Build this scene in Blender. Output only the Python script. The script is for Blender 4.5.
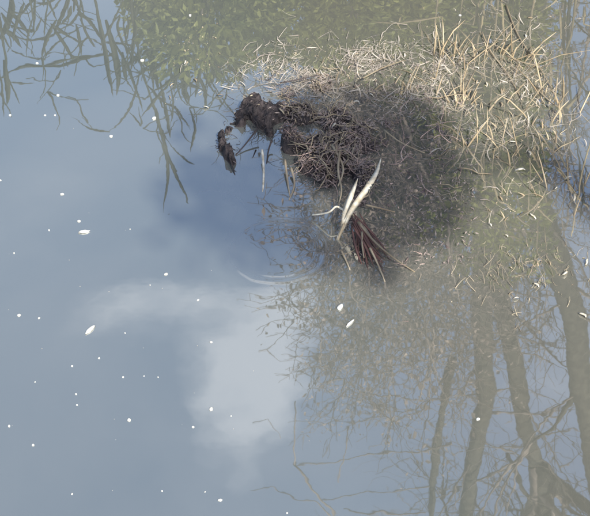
import bpy, bmesh, math, random
from mathutils import Vector, Matrix, noise
R = math.radians
random.seed(7)
scene = bpy.context.scene
COL = scene.collection
for o in list(bpy.data.objects):
    bpy.data.objects.remove(o)

# ------------------------------------------------------------------ camera
CAM_H, PITCH, HFOV = 2.6, R(40), R(25)
cd = bpy.data.cameras.new('camera')
cam = bpy.data.objects.new('camera', cd)
COL.objects.link(cam)
cam.location = (0, 0, CAM_H)
cam.rotation_euler = (R(90) - PITCH, 0, 0)
cd.angle = HFOV
cd.clip_start = 0.05
cd.clip_end = 3000
scene.camera = cam

# ------------------------------------------------------------------ light
SUN_EL, SUN_AZ = R(44), R(152)          # azimuth clockwise from +Y
sun_vec = Vector((math.sin(SUN_AZ) * math.cos(SUN_EL), math.cos(SUN_AZ) * math.cos(SUN_EL), math.sin(SUN_EL)))
sl = bpy.data.lights.new('sun', 'SUN')
sl.energy = 4.5
sl.angle = R(0.9)
sl.color = (1.0, 0.95, 0.86)
so = bpy.data.objects.new('sun', sl)
so.rotation_euler = sun_vec.to_track_quat('Z', 'Y').to_euler()
so.location = sun_vec * 30
COL.objects.link(so)

scene.view_settings.view_transform = 'Standard'
scene.view_settings.look = 'None'
scene.view_settings.gamma = 1.0
scene.view_settings.exposure = 0.95
scene.view_settings.use_curve_mapping = False

w = bpy.data.worlds.new('World')
scene.world = w
w.use_nodes = True
nt = w.node_tree
nt.nodes.clear()
N = nt.nodes.new
L = nt.links.new


def vmath(tree, op, a=None, b=None):
    n = tree.nodes.new('ShaderNodeMath')
    n.operation = op
    for i, v in enumerate((a, b)):
        if v is None:
            continue
        if isinstance(v, (int, float)):
            n.inputs[i].default_value = v
        else:
            tree.links.new(v, n.inputs[i])
    return n.outputs[0]


sky = N('ShaderNodeTexSky')
sky.sky_type = 'NISHITA'
sky.sun_disc = False
sky.sun_elevation = SUN_EL
sky.sun_rotation = SUN_AZ
sky.air_density = 1.0
sky.dust_density = 1.6
sky.ozone_density = 1.0
bg = N('ShaderNodeBackground')
bg.inputs[1].default_value = 0.118
out = N('ShaderNodeOutputWorld')
tc = N('ShaderNodeTexCoord')
sep = N('ShaderNodeSeparateXYZ')
L(tc.outputs['Generated'], sep.inputs[0])
zc = vmath(nt, 'MAXIMUM', sep.outputs[2], 0.06)
uu = vmath(nt, 'DIVIDE', sep.outputs[0], zc)
vv = vmath(nt, 'DIVIDE', sep.outputs[1], zc)
comb = N('ShaderNodeCombineXYZ')
L(uu, comb.inputs[0]); L(vv, comb.inputs[1])
# wind-drawn cloud layer: broken fair-weather cumulus over thin veil
warp = N('ShaderNodeTexNoise'); warp.inputs['Scale'].default_value = 9.0; warp.inputs['Detail'].default_value = 5
L(comb.outputs[0], warp.inputs['Vector'])
wsub = N('ShaderNodeVectorMath'); wsub.operation = 'MULTIPLY_ADD'
wsub.inputs[1].default_value = (0.13, 0.13, 0); wsub.inputs[2].default_value = (-0.065, -0.065, 0)
L(warp.outputs['Color'], wsub.inputs[0])
wadd = N('ShaderNodeVectorMath'); wadd.operation = 'ADD'
L(comb.outputs[0], wadd.inputs[0]); L(wsub.outputs[0], wadd.inputs[1])
CLOUDS = [  # u, v, half-width u, half-width v, density
    (-0.030, 1.100, 0.055, 0.060, 1.0),
    (-0.055, 0.995, 0.060, 0.065, 1.3),
    (-0.060, 0.900, 0.042, 0.068, 0.85),
    (0.000, 1.090, 0.055, 0.055, 0.65),
    (-0.020, 1.020, 0.055, 0.055, 0.5),
    (-0.125, 1.130, 0.055, 0.040, 0.7),
    (-0.185, 1.085, 0.075, 0.050, 0.8),
    (0.27, 0.98, 0.11, 0.09, 0.5),
    (0.45, 1.15, 0.20, 0.12, 0.8),
    (-0.55, 1.25, 0.22, 0.10, 0.8),
    (-0.62, 0.55, 0.25, 0.16, 0.8),
    (0.5, 0.4, 0.22, 0.14, 0.8),
]
acc = None
for (cu, cv, ru, rv, den) in CLOUDS:
    mp = N('ShaderNodeMapping'); mp.vector_type = 'TEXTURE'
    mp.inputs['Location'].default_value = (cu, cv, 0)
    mp.inputs['Scale'].default_value = (ru * 1.6, rv * 1.6, 1)
    L(wadd.outputs[0], mp.inputs[0])
    g = N('ShaderNodeTexGradient'); g.gradient_type = 'SPHERICAL'
    L(mp.outputs[0], g.inputs[0])
    t = vmath(nt, 'MULTIPLY', g.outputs['Fac'], den)
    acc = t if acc is None else vmath(nt, 'ADD', acc, t)
fb = N('ShaderNodeTexNoise'); fb.inputs['Scale'].default_value = 2.1; fb.inputs['Detail'].default_value = 7
L(comb.outputs[0], fb.inputs['Vector'])
mr2 = N('ShaderNodeMapRange'); mr2.inputs[1].default_value = 0.50; mr2.inputs[2].default_value = 0.80; mr2.inputs[3].default_value = 0.09; mr2.inputs[4].default_value = 0.42
L(fb.outputs['Fac'], mr2.inputs[0])
fine = N('ShaderNodeTexNoise'); fine.inputs['Scale'].default_value = 22; fine.inputs['Detail'].default_value = 6
L(comb.outputs[0], fine.inputs['Vector'])
fm = vmath(nt, 'MULTIPLY_ADD', fine.outputs['Fac'], 0.9)
fm.node.inputs[2].default_value = 0.55
cl = vmath(nt, 'MULTIPLY', acc, fm)
mr = N('ShaderNodeMapRange'); mr.interpolation_type = 'SMOOTHSTEP'
mr.inputs[1].default_value = 0.0; mr.inputs[2].default_value = 1.35; mr.inputs[4].default_value = 0.92
L(cl, mr.inputs[0])
tot = vmath(nt, 'MAXIMUM', mr.outputs[0], mr2.outputs[0])
mixc = N('ShaderNodeMix'); mixc.data_type = 'RGBA'
L(tot, mixc.inputs['Factor'])
L(sky.outputs[0], mixc.inputs['A'])
mixc.inputs['B'].default_value = (3.7, 4.0, 4.7, 1)
L(mixc.outputs['Result'], bg.inputs[0])
L(bg.outputs[0], out.inputs[0])

# ------------------------------------------------------------------ geometry of the view
F = Vector((0, math.cos(PITCH), -math.sin(PITCH)))
U = Vector((0, math.sin(PITCH), math.cos(PITCH)))
FOC = 295 / math.tan(HFOV / 2)


def ray(px, py):
    return F + Vector(((px - 295) / FOC, 0, 0)) + U * ((258 - py) / FOC)


def on_water(px, py, z=0.0):
    d = ray(px, py)
    t = (CAM_H - z) / -d.z
    return Vector((d.x * t, d.y * t, z))


def mir(px, py, D):
    """point at depth D across the pond whose mirror image lies there on the water"""
    d = ray(px, py)
    wpt = on_water(px, py)
    t = (D - wpt.y) / d.y
    return Vector((wpt.x + d.x * t, D, -d.z * t))


# ------------------------------------------------------------------ materials
def mat(name, col, rough=0.8, var=0.25, scale=12, col2=None, bump=0.0, spec=0.3, trans=0.0, rnd=0.0):
    m = bpy.data.materials.new(name)
    m.use_nodes = True
    t = m.node_tree
    b = t.nodes['Principled BSDF']
    b.inputs['Roughness'].default_value = rough
    b.inputs['Specular IOR Level'].default_value = spec
    c2 = col2 or tuple(max(0, c * (1 - var)) for c in col)
    tcn = t.nodes.new('ShaderNodeTexCoord')
    nz = t.nodes.new('ShaderNodeTexNoise'); nz.inputs['Scale'].default_value = scale; nz.inputs['Detail'].default_value = 5
    t.links.new(tcn.outputs['Object'], nz.inputs['Vector'])
    rp = t.nodes.new('ShaderNodeValToRGB')
    rp.color_ramp.elements[0].position = 0.35; rp.color_ramp.elements[1].position = 0.65
    rp.color_ramp.elements[0].color = (*c2, 1); rp.color_ramp.elements[1].color = (*col, 1)
    t.links.new(nz.outputs['Fac'], rp.inputs[0])
    last = rp.outputs[0]
    if rnd:
        oi = t.nodes.new('ShaderNodeObjectInfo')
        hs = t.nodes.new('ShaderNodeHueSaturation')
        v = vmath(t, 'MULTIPLY_ADD', oi.outputs['Random'], rnd * 2)
        v.node.inputs[2].default_value = 1 - rnd
        t.links.new(v, hs.inputs['Value'])
        t.links.new(last, hs.inputs['Color'])
        last = hs.outputs[0]
    t.links.new(last, b.inputs['Base Color'])
    if bump:
        bp = t.nodes.new('ShaderNodeBump'); bp.inputs['Strength'].default_value = bump; bp.inputs['Distance'].default_value = 0.02
        t.links.new(nz.outputs['Fac'], bp.inputs['Height'])
        t.links.new(bp.outputs[0], b.inputs['Normal'])
    if trans:
        tr = t.nodes.new('ShaderNodeBsdfTranslucent')
        t.links.new(last, tr.inputs[0])
        mx = t.nodes.new('ShaderNodeMixShader'); mx.inputs[0].default_value = trans
        o = t.nodes['Material Output']
        t.links.new(b.outputs[0], mx.inputs[1]); t.links.new(tr.outputs[0], mx.inputs[2])
        t.links.new(mx.outputs[0], o.inputs[0])
    return m


M = {
    'bark': mat('bark', (0.05, 0.046, 0.033), 0.9, scale=18, col2=(0.02, 0.018, 0.014), bump=0.8),
    'twig': mat('twig', (0.20, 0.165, 0.14), 0.85, scale=9, col2=(0.10, 0.08, 0.07)),
    'paletwig': mat('pale_twig', (0.32, 0.29, 0.22), 0.8, scale=9, col2=(0.2, 0.17, 0.13)),
    'leaf': mat('green_leaf', (0.24, 0.245, 0.07), 0.6, scale=2.5, col2=(0.10, 0.12, 0.035), trans=0.3, spec=0.2),
    'reed': mat('reed_leaf', (0.032, 0.034, 0.02), 0.7, scale=6, col2=(0.02, 0.022, 0.014), trans=0.25, spec=0.2),
    'grass': mat('bank_grass', (0.12, 0.14, 0.05), 0.7, scale=1.5, col2=(0.16, 0.13, 0.06), trans=0.25, spec=0.2),
    'peat': mat('wet_peat', (0.060, 0.048, 0.048), 0.7, scale=45, col2=(0.018, 0.016, 0.018), bump=1.0, spec=0.3),
    'litter': mat('litter', (0.36, 0.30, 0.26), 0.85, scale=6, col2=(0.13, 0.10, 0.10), rnd=0.3),
    'straw': mat('dry_straw', (0.40, 0.34, 0.24), 0.7, scale=14, col2=(0.27, 0.21, 0.14), trans=0.15, rnd=0.35),
    'gold': mat('golden_straw', (0.45, 0.38, 0.26), 0.65, scale=14, col2=(0.30, 0.23, 0.14), trans=0.15, rnd=0.25),
    'root': mat('root', (0.50, 0.38, 0.32), 0.75, scale=20, col2=(0.24, 0.16, 0.14), rnd=0.35),
    'wettwig': mat('wet_twig', (0.05, 0.04, 0.04), 0.5, scale=20, rnd=0.2),
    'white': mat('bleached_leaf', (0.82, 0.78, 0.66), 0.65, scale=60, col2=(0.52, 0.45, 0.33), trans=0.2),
    'fluff': mat('white_fluff', (0.62, 0.62, 0.58), 0.6, scale=90, col2=(0.40, 0.39, 0.35)),
    'red': mat('reddish_stalk', (0.17, 0.085, 0.07), 0.7, scale=25, col2=(0.09, 0.05, 0.045)),
    'earth': mat('earth', (0.11, 0.09, 0.06), 0.95, scale=1.3, col2=(0.07, 0.08, 0.035), bump=0.5),
    'fleck': mat('plant_fleck', (0.36, 0.31, 0.22), 0.8, scale=7, col2=(0.15, 0.12, 0.09)),
    'drowned': mat('drowned_straw', (0.62, 0.58, 0.50), 0.7, scale=7, col2=(0.34, 0.30, 0.25)),
    'crown': mat('crown_straw', (0.44, 0.40, 0.34), 0.8, scale=9, col2=(0.20, 0.17, 0.15)),
    'dryreed': mat('dry_reed', (0.34, 0.27, 0.15), 0.7, scale=6, col2=(0.15, 0.12, 0.07), trans=.2, rnd=.4),
    'deadleaf': mat('dead_leaf', (0.38, 0.31, 0.26), 0.8, scale=4, col2=(0.17, 0.13, 0.11), trans=.2),
    'sunk': mat('sunken_leaf', (0.16, 0.12, 0.10), 0.7, scale=20, col2=(0.07, 0.05, 0.05), rnd=0.3),
}


def water_material():
    m = bpy.data.materials.new('pond_water')
    m.use_nodes = True
    t = m.node_tree
    t.nodes.clear()
    o = t.nodes.new('ShaderNodeOutputMaterial')
    tcn = t.nodes.new('ShaderNodeTexCoord')
    obj = tcn.outputs['Object']
    # suspended silt, unevenly stirred
    n1 = t.nodes.new('ShaderNodeTexNoise'); n1.inputs['Scale'].default_value = 1.1; n1.inputs['Detail'].default_value = 4
    n1.inputs['Distortion'].default_value = 0.6
    t.links.new(obj, n1.inputs['Vector'])
    rp = t.nodes.new('ShaderNodeValToRGB')
    rp.color_ramp.elements[0].position = 0.3; rp.color_ramp.elements[1].position = 0.7
    rp.color_ramp.elements[0].color = (0.152, 0.176, 0.165, 1)
    rp.color_ramp.elements[1].color = (0.205, 0.222, 0.200, 1)
    t.links.new(n1.outputs['Fac'], rp.inputs[0])
    sx = t.nodes.new('ShaderNodeSeparateXYZ'); t.links.new(obj, sx.inputs[0])
    e = vmath(t, 'ADD', sx.outputs[0], vmath(t, 'MULTIPLY', n1.outputs['Fac'], 0.8))
    e = vmath(t, 'ADD', e, vmath(t, 'MULTIPLY', vmath(t, 'SUBTRACT', sx.outputs[1], 3.3), 0.25))
    mrs = t.nodes.new('ShaderNodeMapRange'); mrs.interpolation_type = 'SMOOTHSTEP'
    mrs.inputs[1].default_value = 0.1; mrs.inputs[2].default_value = 0.9
    t.links.new(e, mrs.inputs[0])
    silt = t.nodes.new('ShaderNodeMix'); silt.data_type = 'RGBA'
    silt.inputs['B'].default_value = (0.187, 0.190, 0.162, 1)
    t.links.new(mrs.outputs[0], silt.inputs['Factor']); t.links.new(rp.outputs[0], silt.inputs['A'])
    dif = t.nodes.new('ShaderNodeBsdfDiffuse')
    t.links.new(silt.outputs['Result'], dif.inputs[0])
    tr = t.nodes.new('ShaderNodeBsdfTransparent'); tr.inputs[0].default_value = (0.80, 0.84, 0.86, 1)
    body = t.nodes.new('ShaderNodeMixShader'); body.inputs[0].default_value = 0.34
    t.links.new(dif.outputs[0], body.inputs[1]); t.links.new(tr.outputs[0], body.inputs[2])
    # ripples
    n2 = t.nodes.new('ShaderNodeTexNoise'); n2.inputs['Scale'].default_value = 5.0; n2.inputs['Detail'].default_value = 2.5
    t.links.new(obj, n2.inputs['Vector'])
    n3 = t.nodes.new('ShaderNodeTexNoise'); n3.inputs['Scale'].default_value = 17.0; n3.inputs['Detail'].default_value = 2
    t.links.new(obj, n3.inputs['Vector'])
    h = vmath(t, 'MULTIPLY', n2.outputs['Fac'], 0.00030)
    h = vmath(t, 'ADD', h, vmath(t, 'MULTIPLY', n3.outputs['Fac'], 0.00005))
    # two spreading rings left by something that touched the surface
    for (px, py, radii) in ((280, 250, ((0.150, 0.0011), (0.120, 0.0005))), (205, 225, ((0.13, 0.0006),))):
        c = on_water(px, py)
        sb = t.nodes.new('ShaderNodeVectorMath'); sb.operation = 'DISTANCE'
        wob = t.nodes.new('ShaderNodeVectorMath'); wob.operation = 'MULTIPLY_ADD'
        wob.inputs[1].default_value = (0.05, 0.05, 0)
        t.links.new(n2.outputs['Color'], wob.inputs[0]); t.links.new(obj, wob.inputs[2])
        t.links.new(wob.outputs[0], sb.inputs[0]); sb.inputs[1].default_value = (c.x + 0.025, c.y + 0.025, 0)
        for (r, amp) in radii:
            q = vmath(t, 'SUBTRACT', sb.outputs['Value'], r)
            q = vmath(t, 'DIVIDE', q, 0.008)
            q = vmath(t, 'MULTIPLY', q, q)
            q = vmath(t, 'MULTIPLY', q, -1.0)
            q = vmath(t, 'EXPONENT', q)
            h = vmath(t, 'ADD', h, vmath(t, 'MULTIPLY', q, amp * 0.12))
    bp = t.nodes.new('ShaderNodeBump'); bp.inputs['Strength'].default_value = 1.0; bp.inputs['Distance'].default_value = 1.0
    t.links.new(h, bp.inputs['Height'])
    gl = t.nodes.new('ShaderNodeBsdfGlossy'); gl.inputs['Roughness'].default_value = 0.015
    gl.inputs['Color'].default_value = (1, 1, 1, 1)
    t.links.new(bp.outputs[0], gl.inputs['Normal'])
    fr = t.nodes.new('ShaderNodeFresnel'); fr.inputs['IOR'].default_value = 4.4
    t.links.new(bp.outputs[0], fr.inputs['Normal'])
    mx = t.nodes.new('ShaderNodeMixShader')
    t.links.new(fr.outputs[0], mx.inputs[0])
    t.links.new(body.outputs[0], mx.inputs[1]); t.links.new(gl.outputs[0], mx.inputs[2])
    t.links.new(mx.outputs[0], o.inputs[0])
    return m


# ------------------------------------------------------------------ mesh helpers
class MB:
    def __init__(s):
        s.v, s.f = [], []

    def tube(s, pts, r0, r1, n=6, cap=True):
        pts = [Vector(p) for p in pts]
        base = len(s.v)
        k = len(pts)
        up = Vector((0.13, 0.31, 0.94))
        for i, p in enumerate(pts):
            d = (pts[min(i + 1, k - 1)] - pts[max(i - 1, 0)])
            if d.length < 1e-9:
                d = Vector((0, 0, 1))
            d.normalize()
            a = d.cross(up)
            if a.length < 0.1:
                a = d.cross(Vector((1, 0, 0)))
            a.normalize(); b = d.cross(a)
            r = r0 + (r1 - r0) * i / max(1, k - 1)
            for j in range(n):
                th = 2 * math.pi * j / n
                s.v.append(p + (a * math.cos(th) + b * math.sin(th)) * r)
        for i in range(k - 1):
            for j in range(n):
                s.f.append((base + i * n + j, base + i * n + (j + 1) % n, base + (i + 1) * n + (j + 1) % n, base + (i + 1) * n + j))
        if cap:
            s.f.append(tuple(base + j for j in reversed(range(n))))
            s.f.append(tuple(base + (k - 1) * n + j for j in range(n)))

    def blade(s, pts, width, side=None, fold=0.25, blunt=0.0):
        """a folded leaf blade: tapered at both ends, V section"""
        pts = [Vector(p) for p in pts]
        k = len(pts)
        base = len(s.v)
        for i, p in enumerate(pts):
            d = (pts[min(i + 1, k - 1)] - pts[max(i - 1, 0)]).normalized()
            sd = Vector(side) if side else Vector((1, 0, 0))
            a = (sd - d * sd.dot(d))
            if a.length < 0.05:
                a = d.cross(Vector((0, 0, 1)))
            a.normalize(); nn = d.cross(a)
            u = i / (k - 1)
            wd = width * 0.5 * max(0.06 + blunt, math.sin(math.pi * min(1, (u * 0.92 + 0.08))) ** 0.7)
            s.v += [p - a * wd, p + nn * wd * fold * 2, p + a * wd, p + nn * (wd * fold * 2 - max(0.0006, wd * 0.08))]
        for i in range(k - 1):
            q = base + i * 4; r = q + 4
            s.f += [(q, q + 1, r + 1, r), (q + 1, q + 2, r + 2, r + 1), (q + 2, q + 3, r + 3, r + 2), (q + 3, q, r, r + 3)]
        s.f.append((base, base + 3, base + 2, base + 1))
        e = base + (k - 1) * 4
        s.f.append((e, e + 1, e + 2, e + 3))

    def leaf(s, c, d, nrm, ln, wd):
        """single small leaf, folded along its midrib"""
        d = d.normalized(); a = d.cross(nrm)
        if a.length < 1e-3:
            a = d.orthogonal()
        a.normalize(); u = a.cross(d)
        b = len(s.v)
        s.v += [c, c + d * ln * .45 + a * wd * .5 + u * wd * .18, c + d * ln, c + d * ln * .45 - a * wd * .5 + u * wd * .18]
        s.f += [(b, b + 1, b + 2), (b, b + 2, b + 3)]

    def mesh(s, name, material, smooth=True):
        me = bpy.data.meshes.new(name)
        me.from_pydata([tuple(v) for v in s.v], [], s.f)
        me.materials.append(M[material] if isinstance(material, str) else material)
        if smooth:
            me.polygons.foreach_set('use_smooth', [True] * len(me.polygons))
        me.update()
        return me

    def build(s, name, material, parent=None, smooth=True):
        return link(name, s.mesh(name, material, smooth), parent)


def link(name, me, parent=None):
    o = bpy.data.objects.new(name, me)
    COL.objects.link(o)
    if parent is not None:
        o.parent = parent
        o.matrix_parent_inverse = Matrix.Translation(parent.location).inverted() if parent.type == 'EMPTY' and parent.parent is None else Matrix()
    return o


def thing(name, label, cat, loc=(0, 0, 0), group=None):
    o = bpy.data.objects.new(name, None)
    o.empty_display_size = 0.1
    COL.objects.link(o)
    o.location = loc
    return tag(o, label, cat, group)


def tag(o, label=None, cat=None, group=None, kind=None):
    if label: o['label'] = label
    if cat: o['category'] = cat
    if group: o['group'] = group
    if kind: o['kind'] = kind
    return o


def rv(s=1.0):
    return Vector((random.uniform(-s, s), random.uniform(-s, s), random.uniform(-s, s)))


def wavy(p, q, n=5, amp=0.02, sag=0.0):
    p, q = Vector(p), Vector(q)
    ln = (q - p).length
    pts = []
    for i in range(n + 1):
        u = i / n
        j = rv(amp * ln) if 0 < i < n else Vector()
        pts.append(p.lerp(q, u) + j + Vector((0, 0, -sag * ln * 4 * u * (1 - u))))
    return pts


# ------------------------------------------------------------------ ground with pond basin
def ground_z(x, y):
    wob = 0.25 * noise.noise(Vector((x * 0.35, y * 0.35, 3.1))) + 0.12 * noise.noise(Vector((x * 1.3, y * 1.3, 1.7)))
    far = (y - (5.75 + wob))            # far bank edge
    near = ((0.75 + wob) - y)           # near bank edge
    sideL = (-26 - x); sideR = (x - 26)
    e = max(far, near, sideL, sideR)    # >0 land
    if e <= 0:
        return max(-0.55, e * 0.6) + 0.05 * wob - 0.02
    rise = 0.75 if far == e else 0.95
    z = rise * (1 - math.exp(-e * 1.5)) + 0.03 * min(e, 30) * 0.5
    return z + 0.06 * wob - 0.02


def axis(lo, hi, step, reach):
    a = [lo]
    while a[-1] < hi:
        a.append(a[-1] + step)
    g = step
    up, dn = [], []
    v = a[-1]
    while v < reach:
        g *= 1.35; v += g; up.append(v)
    v, g = a[0], step
    while v > -reach:
        g *= 1.35; v -= g; dn.append(v)
    return dn[::-1] + a + up


xs = axis(-6, 6, 0.15, 900)
ys = axis(-1.5, 9.5, 0.15, 900)
mb = MB()
for y in ys:
    for x in xs:
        mb.v.append((x, y, ground_z(x, y)))
nx = len(xs)
for j in range(len(ys) - 1):
    for i in range(nx - 1):
        a = j * nx + i
        mb.f.append((a, a + 1, a + nx + 1, a + nx))
tag(mb.build('ground', 'earth'), kind='structure')

mb = MB()
mb.v = [(-32, -0.6, 0), (32, -0.6, 0), (32, 7.4, 0), (-32, 7.4, 0)]
mb.f = [(0, 1, 2, 3)]
tag(mb.build('pond_water', water_material(), smooth=False), kind='structure')

# ------------------------------------------------------------------ far bank: trees mirrored in the pond
def tree(name, label, paths, D, crown_seed, stems_down=True, group=None):
    """paths: list of (list of mirror pixels or points, r0, r1); first is the trunk"""
    random.seed(crown_seed)
    pts0 = [p if isinstance(p, Vector) else mir(p[0], p[1], D) for p in paths[0][0]]
    b = pts0[0]
    base = Vector((b.x + (b.x - pts0[1].x) * 0.8, D + 0.1, 0))
    base.z = ground_z(base.x, base.y) - 0.1
    t = thing(name, label, 'tree', base, group)
    mbt = MB()
    trunk_pts = [base, base + Vector((0, 0, 0.25)), base.lerp(b, 0.35) + Vector((0.05, 0, 0)), base.lerp(b, 0.7) + Vector((-0.03, 0.02, 0))] + pts0
    mbt.tube(trunk_pts, paths[0][1] * .8, paths[0][2] * .74, 10)
    mbt.build('trunk', 'bark', t)
    tips = [(trunk_pts[-1], (trunk_pts[-1] - trunk_pts[-2]).normalized(), paths[0][2])]
    for (pp, r0, r1) in paths[1:]:
        pts = [p if isinstance(p, Vector) else mir(p[0], p[1], D if len(p) < 3 else p[2]) for p in pp]
        m2 = MB(); m2.tube(pts, r0 * .85, r1 * .85, 7); m2.build('limb', 'bark', t)
        tips.append((pts[-1], (pts[-1] - pts[-2]).normalized(), r1))
    cr = MB()

    def grow(p, d, ln, r, depth):
        n = 4
        pts = [p]
        dd = d.copy()
        for i in range(n):
            dd = (dd + rv(0.22) + Vector((0, 0, 0.05))).normalized()
            pts.append(pts[-1] + dd * ln / n)
        cr.tube(pts, r, r * 0.55, 5 if depth > 1 else 3, cap=False)
        if depth == 0:
            return
        for i in range(random.choice((3, 4))):
            k = random.randint(1, n)
            grow(pts[k], (dd + rv(0.9)).normalized(), ln * random.uniform(0.5, 0.8), r * 0.5, depth - 1)

    for (p, d, r) in tips:
        for i in range(3):
            grow(p, (d + rv(0.35)).normalized(), 1.5, max(0.012, r * 0.8), 4 if r > 0.03 else 3)
    # thin side shoots on the stems
    for i in range(16):
        k = random.randint(3, len(trunk_pts) - 2)
        p = trunk_pts[k].lerp(trunk_pts[k + 1], random.random())
        if p.z > 1.0:
            grow(p, Vector((random.choice((-1, 1)) * random.uniform(.4, 1), random.uniform(-.6, .4), random.uniform(.1, .7))).normalized(), random.uniform(0.5, 1.0), 0.012, 2)
    cr.build('crown', 'twig', t)
    return t


tree('bare_tree', 'bare grey tree with one straight trunk, mirrored beside the twiggy shrub',
     [([(486, 215), (482, 290), (485, 400), (473, 460), (466, 516), (460, 575)], 0.125, 0.10),
      ([(452, 360), (444, 405), (436, 450), (430, 516), (428, 560)], 0.045, 0.035)], 8.3, 11, group='trees mirrored on the pond')
tree('bare_tree', 'bare grey tree forking into two limbs, mirrored between two straight trunks',
     [([(492, 215), (502, 300), (513, 358), (525, 425), (536, 462)], 0.125, 0.105),
      ([(536, 460), (542, 490), (546, 530), (548, 580)], 0.10, 0.08),
      ([(535, 458), (556, 482), (590, 510), (625, 540)], 0.085, 0.06),
      ([(508, 455), (518, 480), (531, 506)], 0.02, 0.03)], 8.6, 23, group='trees mirrored on the pond')
tree('bare_tree', 'thick leaning bare tree, mirrored along the outer side of the forked tree',
     [([(522, 160), (545, 232), (562, 278), (575, 320), (581, 383), (592, 440), (604, 520), (610, 580)], 0.16, 0.12),
      ([(577, 385), (570, 403), (553, 428), (533, 442)], 0.035, 0.018)], 8.0, 31, group='trees mirrored on the pond')


# ------------------------------------------------------------------ twiggy shrubs
def twig_shrub(label, stems, D, seed, material='twig', branches=()):
    random.seed(seed)
    x0 = mir(stems[0][0], stems[0][1], D)
    base = Vector((x0.x, D, ground_z(x0.x, D) - 0.03))
    t = thing('twiggy_shrub', label, 'shrub', base, 'shrubs mirrored on the pond')
    lv = MB(); tw = MB()
    for (px, py) in stems:
        dd = D + random.uniform(-0.5, 0.5)
        top = mir(px, py, dd)
        b = base + Vector((random.uniform(-.3, .3), random.uniform(-.2, .2), 0))
        pts = wavy(b, top, 8, 0.03)
        sm = MB(); sm.tube(pts, 0.017, 0.004, 5); sm.build('stem', material, t)
        for k in range(3, 9):
            for q in range(3):
                d = Vector((random.uniform(-1, 1), random.uniform(-.6, .6), random.uniform(-0.3, 0.9))).normalized()
                ln = random.uniform(0.25, 0.6)
                e = pts[k] + d * ln
                p2 = wavy(pts[k], e, 4, 0.06)
                tw.tube(p2, 0.006, 0.002, 3, cap=False)
                for r in range(5):
                    j = random.randint(1, 4)
                    d2 = (d + rv(0.9)).normalized()
                    p3 = wavy(p2[j], p2[j] + d2 * random.uniform(0.1, 0.28), 3, 0.08)
                    tw.tube(p3, 0.0036, 0.0018, 3, cap=False)
                    for z in range(3):
                        lv.leaf(p3[random.randint(0, 3)] + rv(.05), rv(), rv(), random.uniform(.02, .05), random.uniform(.012, .03))
                    for z in range(2):
                        d3 = (d2 + rv(1.0)).normalized()
                        tw.tube([p3[-1], p3[-1] + d3 * random.uniform(0.05, 0.14)], 0.0024, 0.0015, 3, cap=False)
    tag(tw.build('twigs', material, t), kind='stuff')
    tag(lv.build('dead_leaves', 'deadleaf', t, smooth=False), kind='stuff')
    for pts, r0, r1 in branches:
        b = MB(); b.tube([mir(p[0], p[1], D) for p in pts], r0 * .55, r1 * .5, 6); b.build('branch', material, t)
    return t


twig_shrub('bare brown twiggy shrub, mirrored next to the straight grey trunk',
           [(385, 330), (350, 318), (410, 350), (365, 370), (430, 345), (395, 395), (340, 350), (440, 385), (415, 410), (370, 400), (330, 320), (355, 345), (375, 352), (400, 372), (422, 330), (345, 380), (450, 360), (385, 415), (430, 400), (360, 300), (400, 310), (320, 365)], 7.2, 41,
           branches=[([(452, 444), (420, 453), (385, 452), (372, 454)], 0.016, 0.012),
                     ([(374, 454), (355, 456), (335, 463), (314, 464), (294, 464)], 0.013, 0.008),
                     ([(430, 487), (402, 492), (370, 491), (341, 496), (322, 500)], 0.013, 0.008),
                     ([(425, 513), (380, 512), (345, 511)], 0.015, 0.012),
                     ([(348, 425), (346, 445), (341, 465), (338, 482)], 0.012, 0.006),
                     ([(296, 400), (295, 430), (294, 463)], 0.009, 0.011),
                     ([(253, 424), (268, 420), (280, 438)], 0.006, 0.004),
                     ([(294, 463), (305, 478), (318, 494), (331, 510), (340, 525)], 0.022, 0.016),
                     ([(277, 488), (295, 498), (314, 502), (325, 511), (333, 520)], 0.008, 0.016),
                     ([(250, 492), (270, 486), (277, 488)], 0.006, 0.008)])
twig_shrub('low brown bramble thicket, mirrored behind the floating mat of dead plants',
           [(330, 255), (370, 270), (410, 262), (445, 280), (350, 285), (390, 300), (430, 310), (460, 300)], 6.6, 43)
twig_shrub('tall thin scrub, mirrored between the forked trunk and leaning trunk',
           [(520, 300), (545, 285), (530, 330), (505, 270), (560, 250), (540, 345)], 8.8, 47)


# ------------------------------------------------------------------ leafy bushes on the far bank
def leafy_bush(label, outline, D, seed, leaves, depth=0.9, size=0.06):
    """outline: mirror pixels of lobes (px, py, radius m)"""
    random.seed(seed)
    c = mir(outline[0][0], outline[0][1], D)
    base = Vector((c.x, D, ground_z(c.x, D) - 0.03))
    t = thing('leafy_bush', label, 'bush', base, 'bushes mirrored on the pond')
    st = MB(); lf = MB()
    for (px, py, r) in outline:
        top = mir(px, py, D + random.uniform(-.3, .3))
        pts = wavy(base + Vector((random.uniform(-.4, .4), random.uniform(-.2, .2), 0)), top, 6, 0.03)
        sm = MB(); sm.tube(pts, 0.02, 0.005, 5); sm.build('stem', 'twig', t)
        n = int(leaves * 2.0 * r * r)
        for i in range(n):
            d = rv().normalized()
            rad = r * random.uniform(0.35, 1.0) ** 0.5
            lump = 0.75 + 0.45 * noise.noise(d * 2.2 + top)
            p = top + Vector((d.x * rad, d.y * rad * depth, d.z * rad * 0.9)) * lump
            if p.z < 0.1:
                continue
            lf.leaf(p, (d + rv(0.8) + Vector((0, 0, -0.2))), rv().normalized(), size * random.uniform(.6, 1.4), size * random.uniform(.3, .55))
    tag(lf.build('foliage', 'leaf', t, smooth=False), kind='stuff')
    return t


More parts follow.
